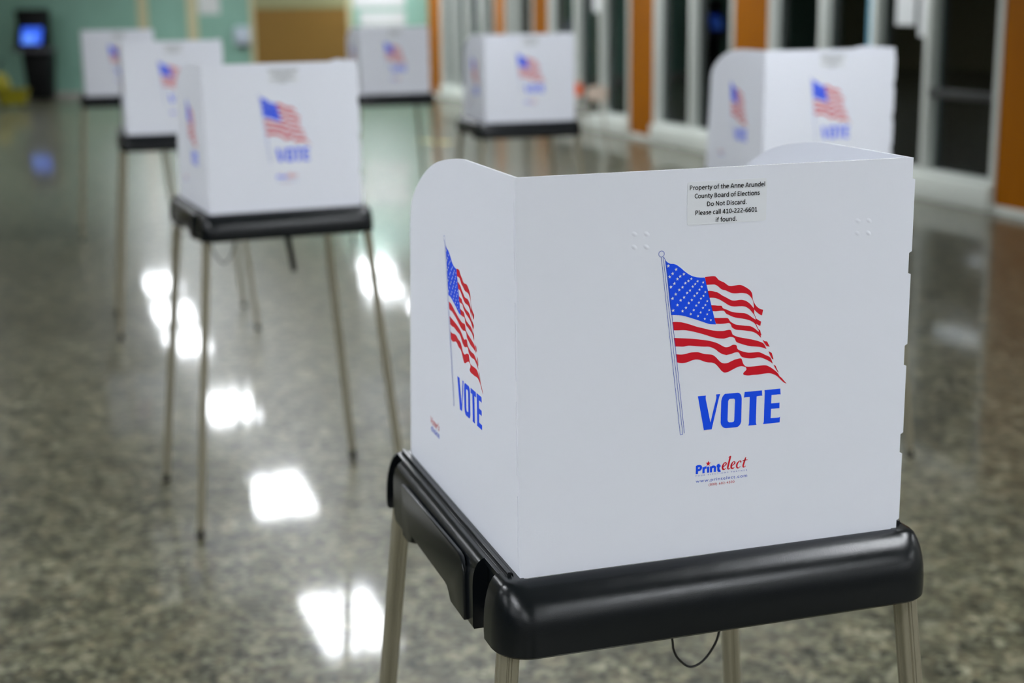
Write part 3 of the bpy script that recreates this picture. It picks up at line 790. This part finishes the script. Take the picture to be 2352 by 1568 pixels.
def latch_bm(s):
    bm = bmesh.new()
    f = (lambda u: u) if s == 0 else (lambda u: W - u)
    out = [(0.1005, -0.0885), (0.162, -0.0885), (0.170, -0.0795), (0.178, -0.074), (0.189, -0.0725), (0.3595, -0.0725), (0.361, -0.082),
           (0.383, -0.0885), (0.412, -0.0885), (0.412, -0.0125), (0.127, -0.0085), (0.114, -0.0105), (0.1055, -0.0165), (0.101, -0.026)]
    prism(bm, out, lambda p, t: L(f(t), p[0], p[1]), -0.0335, -0.0398)
    return bm


def leg_bm(iu, iv):
    bm = bmesh.new()
    u0, v0 = (-0.010, 0.004) if True else (0, 0)
    fu, fv = -0.101, -0.059
    if iu:
        u0, fu = W - u0, W - fu
    if iv:
        v0, fv = D - v0, D - fv
    a, b = L(u0, v0, -0.025), L(fu, fv, -TZ)
    b.z = 0.012
    # extruded tube: flat sides, rounded corners, shallow grooves
    prof = []
    R, hw = 0.0030, 0.0115
    for cx, cy, a0 in ((1, 1, 0), (-1, 1, 90), (-1, -1, 180), (1, -1, 270)):
        for k in range(4):
            t = math.radians(a0 + 30 * k)
            prof.append((cx * (hw - R) + R * math.cos(t), cy * (hw - R) + R * math.sin(t)))
        side = {0: (0, 1), 90: (-1, 0), 180: (0, -1), 270: (1, 0)}[a0]
        for c, dep in ((0.0042, 0), (0.0030, 0.0016), (0.0018, 0.0016), (0.0006, 0), (-0.0012, 0), (-0.0020, 0.0009), (-0.0028, 0)):
            nx, ny = side
            tx, ty = -ny, nx
            prof.append((nx * (hw - dep) - tx * c, ny * (hw - dep) - ty * c))
    zc = (a - b).normalized()
    xa = (Vector((1, 0, 0)) - zc * zc.x).normalized()
    ya = zc.cross(xa)
    sweep(bm, [[p + xa * x + ya * y for x, y in prof] for p in (a, b)])
    return bm, a, b


def foot_bm(a, b):
    bm = bmesh.new()
    d = (a - b).normalized()
    e = Vector((b.x, b.y, 0))
    tube(bm, [e, e + Vector((0, 0, 0.003)), b + d * 0.002, b + d * 0.016, b + d * 0.020], [0.0130, 0.0140, 0.0140, 0.0138, 0.0128], 14)
    return bm


def make_booth(name, label, loc, rz, group):
    t = thing(name, label, 'voting booth', loc, rz, group)
    build('table_tray', tray_bm(), M['black'], t, bev=0.0006, seg=1, ang=50)
    for s in (0, 1):
        c = build('side_cover', side_cover_bm(s), M['black'], t, smooth=True)
        build('latch_plate', latch_bm(s), M['black'], c, bev=0.0016, seg=2, ang=40)
    fs = build('front_panel', front_sheet_bm(), [M['sheet'], M['blue'], M['red'], M['line'], M['star'], M['dblue'], M['dred'], M['edge']], t)
    st = build('property_sticker', sticker_bm(), [M['label'], M['ink']], fs)
    st['label'] = 'pale sticker with five lines of black print'
    for k in ('left', 'right'):
        build('side_panel', side_sheet_bm(k), [M['sheet'], M['blue'], M['red'], M['line'], M['star'], M['dblue'], M['dred'], M['edge']], t)
    for iu in (0, 1):
        for iv in (0, 1):
            bm, a, b = leg_bm(iu, iv)
            lg = build('leg', bm, M['leg'], t, smooth=True)
            build('foot_cap', foot_bm(a, b), M['rubber'], lg, smooth=True)
    return t


def add_cable(t, pts, r=0.0015):
    bm = bmesh.new()
    q = [Vector(p) for p in pts]
    out = []
    P = [q[0]] + q + [q[-1]]
    for i in range(1, len(P) - 2):
        p0, p1, p2, p3 = P[i - 1:i + 3]
        for j in range(6):
            s = j / 6
            out.append(0.5 * (2 * p1 + (p2 - p0) * s + (2 * p0 - 5 * p1 + 4 * p2 - p3) * s * s + (3 * p1 - p0 - 3 * p2 + p3) * s ** 3))
    out.append(q[-1])
    tube(bm, out, r, 8)
    return build('cable', bm, M['wire'], t, smooth=True)


def dup(root, loc, rz, label):
    r = root.copy()
    COL.objects.link(r)
    r.location = loc
    r.rotation_euler = (0, 0, rz)
    r['label'] = label
    for ch in list(root.children):
        c = ch.copy()
        COL.objects.link(c)
        c.parent = r
        for g in list(ch.children):
            d = g.copy()
            COL.objects.link(d)
            d.parent = c
    return r


def centre(x, y, yaw):
    c, s = math.cos(yaw), math.sin(yaw)
    return (x + c * W / 2 - s * D / 2, y + s * W / 2 + c * D / 2, 0)


# ------------------------------------------------------------------ the hall
WC = Vector((1.4936, 18.1689, 0))           # a point of the glazed wall's inner face
WV = Vector((-0.3214, 0.9469, 0))           # along that wall, away from the camera
WN = Vector((-0.9469, -0.3214, 0))          # into the hall
WM = Matrix((( WV.x, WN.x, 0, WC.x), (WV.y, WN.y, 0, WC.y), (0, 0, 1, 0), (0, 0, 0, 1)))
CEIL = 3.0


def wallbox(bm, t0, t1, d0, d1, z0, z1, mi=0):
    """box on the glazed wall: t along it, d towards the hall"""
    box(bm, t0, t1, d0, d1, z0, z1, mi, WM)


BX0, BY0 = -1.39, 26.67                      # corner of glazed wall and rear wall
BD = Vector((1, -0.12, 0)).normalized()      # along the rear wall towards the corner
BN = Vector((-0.12, -1, 0)).normalized()     # into the hall
BM = Matrix(((BD.x, BN.x, 0, BX0), (BD.y, BN.y, 0, BY0), (0, 0, 1, 0), (0, 0, 0, 1)))


def rearx(x):
    return (x - BX0) / BD.x


def rearbox(bm, x0, x1, d0, d1, z0, z1, mi=0):
    """box on the rear wall: x in world metres, d towards the hall"""
    box(bm, rearx(x0), rearx(x1), d0, d1, z0, z1, mi, BM)


def hall():
    bm = bmesh.new()
    box(bm, -15, 13, -10, 30, -0.12, 0.0)
    structure(build('floor', bm, M['floor']), 'polished speckled grey-beige terrazzo floor reflecting the lights')
    bm = bmesh.new()
    prism(bm, [(-14.2, -9.2), (10.9, -9.2), (-1.95, 28.6), (-14.2, 28.6)], lambda p, q: Vector((p[0], p[1], q)), CEIL, CEIL + 0.1)
    structure(build('ceiling', bm, M['ceiling']))
    bm = bmesh.new()
    rearbox(bm, -14.2, -1.39, -0.2, 0.0, 0, CEIL)
    structure(build('wall_rear', bm, M['green']), 'sage green wall at the far end of the hall')
    bm = bmesh.new()
    box(bm, -14.2, -14.0, -10, 30, 0, CEIL)
    structure(build('wall_left', bm, M['cream']))
    bm = bmesh.new()
    box(bm, -14, 13, -9.2, -9.0, 0, CEIL)
    structure(build('wall_front', bm, M['plaster']))
    # glazed wall: header, plain stretch nearest the camera
    bm = bmesh.new()
    wallbox(bm, -31, -8.6, -0.2, 0.0, 0, CEIL)
    wallbox(bm, -8.6, 9.2, -0.2, 0.0, 2.25, CEIL)
    structure(build('wall_right', bm, M['plaster']))
    # orange panels between the glazed bays
    cols = [(-8.6, -7.06), (-3.38, -2.64), (-0.65, 0.06), (2.88, 3.50), (4.73, 5.24), (8.15, 8.95)]
    for i, (a, b) in enumerate(cols):
        bm = bmesh.new()
        wallbox(bm, a, b, -0.2, 0.012, 0.055, 2.25)
        structure(build('wall_panel_%d' % (i + 1), bm, M['wood'], bev=0.004, seg=1))
        bm = bmesh.new()
        wallbox(bm, a - 0.01, b + 0.01, -0.1, 0.03, 0.0, 0.055)
        structure(build('baseboard_%d' % (i + 1), bm, M['kerb'], bev=0.004, seg=1))
    bm = bmesh.new()
    wallbox(bm, 8.95, 9.2, -0.2, 0.0, 0, 2.25)
    structure(build('wall_corner', bm, M['green']))
    bays = [(-7.06, -3.38, [-6.08, -5.26, -4.38]), (-2.64, -0.65, [-1.63]), (0.06, 2.88, [0.98, 1.86]),
            (3.50, 4.73, [4.3]), (5.24, 8.15, [5.95, 6.75, 7.45])]
    for i, (a, b, mul) in enumerate(bays):
        bm = bmesh.new()
        wallbox(bm, a + 0.01, b - 0.01, -0.2, 0.07, 0.0, 0.205)
        structure(build('sill_%d' % (i + 1), bm, M['kerb'], bev=0.008, seg=2))
        root = bpy.data.objects.new('window_%d' % (i + 1), None)
        COL.objects.link(root)
        root.location = WM @ Vector(((a + b) / 2, 0, 0.205))
        bpy.context.view_layer.update()
        inv = Matrix.Translation(-root.location)
        structure(root)
        bm = bmesh.new()
        wallbox(bm, a, a + 0.07, -0.17, 0.02, 0.205, 2.25)
        wallbox(bm, b - 0.07, b, -0.17, 0.02, 0.205, 2.25)
        wallbox(bm, a + 0.07, b - 0.07, -0.17, 0.015, 0.205, 0.235)
        wallbox(bm, a + 0.07, b - 0.07, -0.17, 0.015, 2.15, 2.25)
        for m in mul:
            wallbox(bm, m - 0.035, m + 0.035, -0.17, 0.02, 0.235, 2.15)
        bm.transform(inv)
        build('window_frame', bm, M['alu'], root, bev=0.003, seg=1)
        ed = [a + 0.07] + mul + [b - 0.07]
        for j in range(len(ed) - 1):
            lo = ed[j] + (0.035 if j else 0)
            hi = ed[j + 1] - (0.035 if j < len(ed) - 2 else 0)
            bm = bmesh.new()
            wallbox(bm, lo, hi, -0.078, -0.070, 0.235, 2.15)
            bm.transform(inv)
            build('pane', bm, M['glass'], root)
        if i == 0:
            bm = bmesh.new()
            wallbox(bm, -6.99, -6.12, -0.04, 0.0, 0.83, 0.90)
            wallbox(bm, -6.98, -6.93, -0.072, -0.04, 0.84, 0.89)
            wallbox(bm, -6.18, -6.13, -0.072, -0.04, 0.84, 0.89)
            bm.transform(inv)
            build('push_bar', bm, M['bar'], root, bev=0.006, seg=2)
    # dim courtyard beyond the glass
    bm = bmesh.new()
    wallbox(bm, -11, 14, -5.2, -5.0, -0.1, 3.2)
    structure(build('exterior_wall', bm, M['dark']))
    bm = bmesh.new()
    wallbox(bm, -11, 14, -5.0, -0.2, -0.12, -0.02)
    o = build('exterior_ground', bm, M['dark'])
    structure(o)
    # rear wall: trim strips, door
    for i, (a, b) in enumerate(((-6.61, -6.44), (-5.71, -5.53))):
        bm = bmesh.new()
        rearbox(bm, a, b, 0.0, 0.03, 0, CEIL)
        structure(build('trim_%d' % (i + 1), bm, M['cream'], bev=0.004, seg=1))
    root = bpy.data.objects.new('door_1', None)
    COL.objects.link(root)
    root.location = BM @ Vector((rearx(-3.65), 0, 0))
    inv = Matrix.Translation(-root.location)
    structure(root, 'wide brown door with cream frame in the green wall')
    bm = bmesh.new()
    rearbox(bm, -4.49, -2.81, 0.0, 0.04, 0.01, 1.53)
    for k in range(1, 6):
        rearbox(bm, -4.47, -2.83, 0.04, 0.046, 0.25 * k - 0.11, 0.25 * k + 0.11)
    bm.transform(inv)
    build('door_leaf', bm, M['brown'], root, bev=0.003, seg=1)
    bm = bmesh.new()
    rearbox(bm, -4.49, -2.81, 0.0, 0.05, 1.53, 2.2)
    bm.transform(inv)
    build('door_header', bm, M['olive'], root)
    bm = bmesh.new()
    rearbox(bm, -4.56, -4.49, 0.0, 0.07, 0, 2.2)
    rearbox(bm, -2.81, -2.74, 0.0, 0.07, 0, 2.2)
    rearbox(bm, -4.56, -2.74, 0.0, 0.07, 2.2, 2.27)
    bm.transform(inv)
    build('door_frame', bm, M['cream'], root, bev=0.004, seg=1)
    bm = bmesh.new()
    rearbox(bm, -14.0, -8.95 + 4.38, 0.0, 0.02, 0, 0.10)
    rearbox(bm, -2.73, -1.42, 0.0, 0.02, 0, 0.10)
    structure(build('baseboard_rear', bm, M['plaster']))


hall()


# ------------------------------------------------------------------ ceiling lamps
def lamp(loc, lab, first=None):
    rz = math.atan2(WV.y, WV.x) - math.pi / 2
    if first:
        return dup(first, loc, rz, lab)
    t = thing('ceiling_light', lab, 'ceiling light', loc, rz, 'ceiling lights over the hall')
    bm = bmesh.new()
    for a, b, c, d in ((-0.31, -0.285, -0.61, 0.61), (0.285, 0.31, -0.61, 0.61), (-0.285, 0.285, -0.61, -0.585), (-0.285, 0.285, 0.585, 0.61),
                       (-0.012, 0.012, -0.585, 0.585), (-0.285, 0.285, -0.012, 0.012)):
        box(bm, a, b, c, d, -0.02, 0.0)
    build('lamp_frame', bm, M['lampframe'], t)
    for sx in (-1, 1):
        bm = bmesh.new()
        x0, x1 = (0.012, 0.285) if sx > 0 else (-0.285, -0.012)
        box(bm, x0, x1, -0.585, -0.012, -0.012, -0.002)
        box(bm, x0, x1, 0.012, 0.585, -0.012, -0.002)
        build('diffuser', bm, M['lamp'], t)
    return t


LAMP_SEEN = {
    (-1.289, 10.675): 'ceiling light mirrored in the floor patch nearest the camera, left of the big booth',
    (-2.277, 13.69): 'ceiling light mirrored in the bright floor patch second nearest the camera',
    (-3.315, 16.86): 'ceiling light mirrored in the floor just right of the second booth front leg',
    (-4.55, 20.31): 'ceiling light mirrored in the floor between the two left legs of the second booth',
    (-5.2, 22.4): 'ceiling light mirrored in the floor left of the second booth, lower of two patches',
    (-5.9, 24.8): 'ceiling light mirrored in the floor left of the second booth, upper of two patches',
    (-2.42, 26.05): 'ceiling light mirrored in the floor behind the second booth right legs, farther of two',
    (-2.15, 24.2): 'ceiling light mirrored in the floor behind the second booth right legs, nearer of two'}
rows = []
seen = [(-1.289, 10.675), (-2.277, 13.69), (-3.315, 16.86), (-4.55, 20.31), (-5.2, 22.4), (-5.9, 24.8)]
rows += seen
for k in range(1, 7):
    rows.append((-1.289 + 0.334 * 3.15 * k, 10.675 - 0.9469 * 3.15 * k))
rows += [(-2.42, 26.05), (-2.15, 24.2)]
for k in [1, 2, 3, 4, 7, 8, 9, 10]:
    rows.append((-2.35 + 0.338 * 3.3 * k, 25.5 - 0.9469 * 3.3 * k))
for k in range(-5, 7):  # unseen left row, added to brighten the booth panels and left floor
    rows.append((-4.26 + 0.334 * 3.15 * k, 7.98 - 0.9469 * 3.15 * k))
first = None


def wall_x(y):
    return WC.x + (y - WC.y) * WV.x / WV.y


for k in range(-2, 7):  # another unseen row farther left, added to light the booths' left sides
    rows.append((-7.9 + 0.334 * 3.15 * k, 8.4 - 0.9469 * 3.15 * k))
for x, y in rows:
    z = CEIL
    if y > 26.2 or y < -8.3 or (x < wall_x(y) - 6.5 and 5.2 < y < 12) or x > wall_x(y) - 0.6:
        continue
    q = lamp((x, y, z), LAMP_SEEN.get((x, y), 'unseen white ceiling light panel over the hall, above the top of the photo'), first)
    first = first or q


# ------------------------------------------------------------------ the booths
G = 'voting booths across the hall'
near = make_booth('voting_booth', 'large sharp voting booth nearest the camera, with black rail and cable loop below',
                  centre(0.0056, 1.5962, 0.3088), 0.3088, G)
spots = [(-0.9339, 4.5982, 0.3894, 'blurred voting booth second nearest, standing alone over the bright floor patches'),
         (0.8768, 5.1579, 0.2615, 'blurred voting booth just behind the nearest one, by the right-hand glazed wall'),
         (-0.1243, 7.9185, 0.26, 'blurred voting booth in the middle, with the orange and tan chairs just beyond'),
         (-1.9113, 7.4885, 0.285, 'blurred voting booth partly hidden behind the second nearest booth'),
         (-1.0254, 10.4491, 0.2825, 'small far voting booth standing in front of the brown door and white posters'),
         (-3.0026, 10.7034, 0.2928, 'small far voting booth leftmost in the photo, nearest the black kiosk')]
booths = []
for x, y, a, lab in spots:
    booths.append(dup(near, centre(x, y, a), a, lab))
# loop of cable hanging under the nearest tray
add_cable(near, [L(0.205, 0.06, -0.075), L(0.2125, 0.05, -0.128), L(0.2146, 0.05, -0.1429), L(0.2215, 0.05, -0.1569), L(0.2363, 0.05, -0.1698),
                 L(0.2523, 0.05, -0.1665), L(0.2669, 0.05, -0.1511), L(0.2766, 0.05, -0.1274), L(0.288, 0.06, -0.07)])
add_cable(booths[0], [L(0.005, 0.05, -0.07), L(0.012, 0.05, -0.12), L(0.045, 0.05, -0.165), L(0.078, 0.05, -0.125), L(0.085, 0.05, -0.07)], 0.0022)
bm = bmesh.new()
tube(bm, [L(0.287, 0.20, -0.05), L(0.292, 0.20, -0.12), L(0.308, 0.20, -0.235)], [0.011, 0.011, 0.010], 8)
o = build('hanging_strap', bm, M['rubber'], booths[0], smooth=True)
o['label'] = 'short dark strap hanging under the tray'


# ------------------------------------------------------------------ kiosk, bucket, chairs
def kiosk():
    base_p = Vector((-8.28, 26.95, 0))
    t = thing('service_kiosk', 'tall black kiosk with glowing blue screen against the green wall', 'kiosk', base_p, math.atan2(BD.y, BD.x))
    bm = bmesh.new()
    prism(bm, [(-0.24, 0.02), (0.14, 0.02), (0.20, 0.84), (-0.31, 0.84)], lambda p, q: Vector((p[0], q, p[1])), -0.19, 0.12)
    box(bm, -0.20, 0.12, -0.16, 0.10, 0.0, 0.02)
    build('cabinet', bm, M['kiosk'], t, bev=0.01, seg=2)
    bm = bmesh.new()
    prism(bm, [(-0.30, 0.90), (-0.30, 0.95), (-0.16, 1.33), (-0.20, 1.58), (0.10, 1.58), (0.10, 0.90)],
          lambda p, q: Vector((q, p[0], p[1])), -0.37, 0.16)
    build('head', bm, M['kiosk'], t, bev=0.012, seg=2)
    bm = bmesh.new()
    box(bm, -0.40, 0.28, -0.36, 0.05, 0.845, 0.905)
    build('ledge', bm, M['shelf'], t, bev=0.01, seg=2)
    bm = bmesh.new()
    sl = (Vector((0, 0.14, 0.38))).normalized()
    nn = Vector((0, -sl.z, sl.y))

    def on(x, s, e):
        return Vector((x, -0.30, 0.95)) + sl * s + nn * e
    for x0, x1, s0, s1, e0, e1, mi in ((-0.25, 0.12, 0.03, 0.33, -0.004, 0.004, 0), (-0.22, 0.0, 0.05, 0.20, 0.004, 0.006, 1)):
        v = [bm.verts.new(on(x, s, e)) for e in (e0, e1) for s in (s0, s1) for x in (x0, x1)]
        for f in ((0, 2, 3, 1), (4, 5, 7, 6), (0, 1, 5, 4), (2, 6, 7, 3), (0, 4, 6, 2), (1, 3, 7, 5)):
            bm.faces.new([v[i] for i in f]).material_index = mi
    build('screen', bm, [M['screen'], M['screen2']], t)


kiosk()


def bucket():
    t = thing('mop_bucket', 'yellow plastic bucket with upright wringer on the floor beside the black kiosk', 'bucket', (-8.10, 24.6, 0), 0.15)
    bm = bmesh.new()
    st = [(0.06, 0.20, 0.13), (0.10, 0.22, 0.15), (0.30, 0.27, 0.18), (0.32, 0.29, 0.20), (0.32, 0.26, 0.17), (0.12, 0.21, 0.14)]
    rings = []
    for z, a, b in st:
        rings.append([Vector((a * math.copysign(abs(math.cos(q)) ** 0.6, math.cos(q)), b * math.copysign(abs(math.sin(q)) ** 0.6, math.sin(q)), z))
                      for q in [2 * math.pi * k / 24 for k in range(24)]])
    sweep(bm, rings)
    build('tub', bm, M['yellow'], t, smooth=True)
    bm = bmesh.new()
    prism(bm, [(-0.26, 0.30), (-0.02, 0.30), (-0.04, 0.42), (-0.10, 0.56), (-0.24, 0.58), (-0.27, 0.46)], lambda p, q: Vector((p[0], q, p[1])), -0.14, 0.14)
    build('wringer', bm, M['yellow'], t, bev=0.015, seg=2)
    bm = bmesh.new()
    tube(bm, [(-0.20, 0.0, 0.55), (-0.16, 0.0, 0.72), (-0.10, 0.0, 0.80)], 0.014, 10)
    build('handle', bm, M['rubber'], t, smooth=True)
    for sx in (-1, 1):
        for sy in (-1, 1):
            bm = bmesh.new()
            tube(bm, [(sx * 0.16, sy * 0.11 - 0.012, 0.03), (sx * 0.16, sy * 0.11 + 0.012, 0.03)], 0.03, 14)
            box(bm, sx * 0.16 - 0.008, sx * 0.16 + 0.008, sy * 0.11 - 0.014, sy * 0.11 + 0.014, 0.03, 0.075)
            build('caster', bm, M['rubber'], t, smooth=True)


bucket()


def chair(label, loc, rz, back, seat, leg_m):
    t = thing('stacking_chair', label, 'chair', loc, rz, 'chairs by the glazed wall')
    bm = bmesh.new()
    prism(bm, [(-0.18, 0.415), (-0.19, 0.43), (-0.17, 0.445), (0.0, 0.44), (0.16, 0.445), (0.19, 0.46), (0.19, 0.445), (0.16, 0.43), (0.0, 0.425)],
          lambda p, q: Vector((q, p[0], p[1])), -0.2, 0.2)
    build('seat', bm, seat, t, bev=0.006, seg=2)
    bm = bmesh.new()
    rings = []
    for k in range(9):
        a = (k - 4) / 4
        y = 0.215 - 0.035 * (1 - a * a) * -1 - 0.03
        x = a * 0.2
        h0, h1 = 0.54 + 0.02 * a * a, 0.71 - 0.03 * a * a
        rings.append([Vector((x, y - 0.006, h0)), Vector((x, y + 0.006, h0)), Vector((x, y + 0.026, h1)), Vector((x, y + 0.014, h1))])
    sweep(bm, rings)
    build('backrest', bm, back, t, smooth=True)
    for sx in (-1, 1):
        bm = bmesh.new()
        tube(bm, [(sx * 0.19, -0.23, 0.0), (sx * 0.17, -0.16, 0.415)], 0.011, 10)
        build('leg', bm, leg_m, t, smooth=True)
        bm = bmesh.new()
        tube(bm, [(sx * 0.19, 0.24, 0.0), (sx * 0.17, 0.165, 0.42)], 0.011, 10)
        build('leg', bm, leg_m, t, smooth=True)
        bm = bmesh.new()
        tube(bm, [(sx * 0.165, 0.16, 0.43), (sx * 0.165, 0.20, 0.55), (sx * 0.165, 0.235, 0.66)], 0.010, 10)
        build('back_post', bm, leg_m, t, smooth=True)
    return t


chair('tan-backed chair with dark seat and thin metal legs, by the glass wall', (0.80, 16.5, 0), math.radians(-60), M['tan'], M['olivedark'], M['steel'])
chair('orange-backed chair half hidden behind the middle voting booth', (0.585, 17.3, 0), math.radians(-25), M['orange'], M['olivedark'], M['steel'])


# ------------------------------------------------------------------ papers, dispenser, floor dots
def sheet_on_glass(name, label, cat, t0, t1, z0, z1, m, group=None):
    bm = bmesh.new()
    tm = (t0 + t1) / 2
    wallbox(bm, t0, t1, -0.070, -0.068, z0, z1)
    o = build(name, bm, m)
    tag(o, label, cat, group)
    return o


sheet_on_glass('taped_notice', 'white paper notice taped on the dark door glass, the narrower of two', 'paper notice', -5.76, -5.48, 1.40, 1.78, M['paper'],
               'notices on the glass')
sheet_on_glass('taped_notice', 'larger white paper notice overlapping the pale door post', 'paper notice', -6.10, -5.82, 1.31, 1.74, M['paper'],
               'notices on the glass')
sheet_on_glass('taped_notice', 'white paper notice on the far glass above the tan chair', 'paper notice', 1.12, 1.42, 1.47, 1.8, M['paper'],
               'notices on the glass')
sheet_on_glass('blue_banner', 'narrow sky blue paper strip on the dark glass above the right booth', 'banner', -5.22, -5.04, 1.20, 1.9, M['cyan'])


def on_rear(name, label, cat, x0, x1, z0, z1, d, m, group=None, bev=0.0):
    bm = bmesh.new()
    rearbox(bm, x0, x1, 0.0, d, z0, z1)
    o = build(name, bm, m, bev=bev)
    return tag(o, label, cat, group)


on_rear('wall_poster', 'white poster on the green wall, higher of two beside the brown door', 'poster', -2.70, -1.80, 1.53, 1.95, 0.006, M['paper'],
        'posters on the green wall')
on_rear('wall_poster', 'white poster on the green wall, lower of two beside the brown door', 'poster', -2.60, -1.80, 1.20, 1.46, 0.006, M['paper'],
        'posters on the green wall')
on_rear('wall_poster', 'small cream paper alone on the green wall right of the cream strips', 'poster', -5.50, -5.12, 1.45, 1.85, 0.006, M['paper'],
        'posters on the green wall')

t = thing('wall_dispenser', 'pale blue-grey dispenser mounted on the green wall beside the brown door', 'dispenser',
          BM @ Vector((rearx(-4.71), 0, 0.90)), math.atan2(BD.y, BD.x))
bm = bmesh.new()
prism(bm, [(0.0, 0.0), (-0.10, 0.02), (-0.13, 0.10), (-0.12, 0.30), (0.0, 0.33)], lambda p, q: Vector((q, p[0], p[1])), -0.14, 0.14)
build('housing', bm, M['fixture'], t, bev=0.012, seg=2)
bm = bmesh.new()
box(bm, -0.08, 0.08, -0.128, -0.05, -0.03, 0.01)
build('nozzle', bm, M['shelf'], t, bev=0.006, seg=2)

for lab, p, r in (('small yellow floor dot, left one of the pair beside the middle booth', (-1.02, 18.0), 0.10),
                  ('larger yellow floor dot, right one of the pair beside the middle booth', (-0.80, 17.8), 0.14)):
    bm = bmesh.new()
    pts = [(r * math.cos(2 * math.pi * k / 28), r * math.sin(2 * math.pi * k / 28)) for k in range(28)]
    prism(bm, pts, lambda q, h: Vector((q[0], q[1], h)), 0.0, 0.0012)
    o = build('floor_marker', bm, M['yellowtape'])
    o.location = (p[0], p[1], 0.0)
    tag(o, lab, 'floor sticker', 'yellow floor dots')
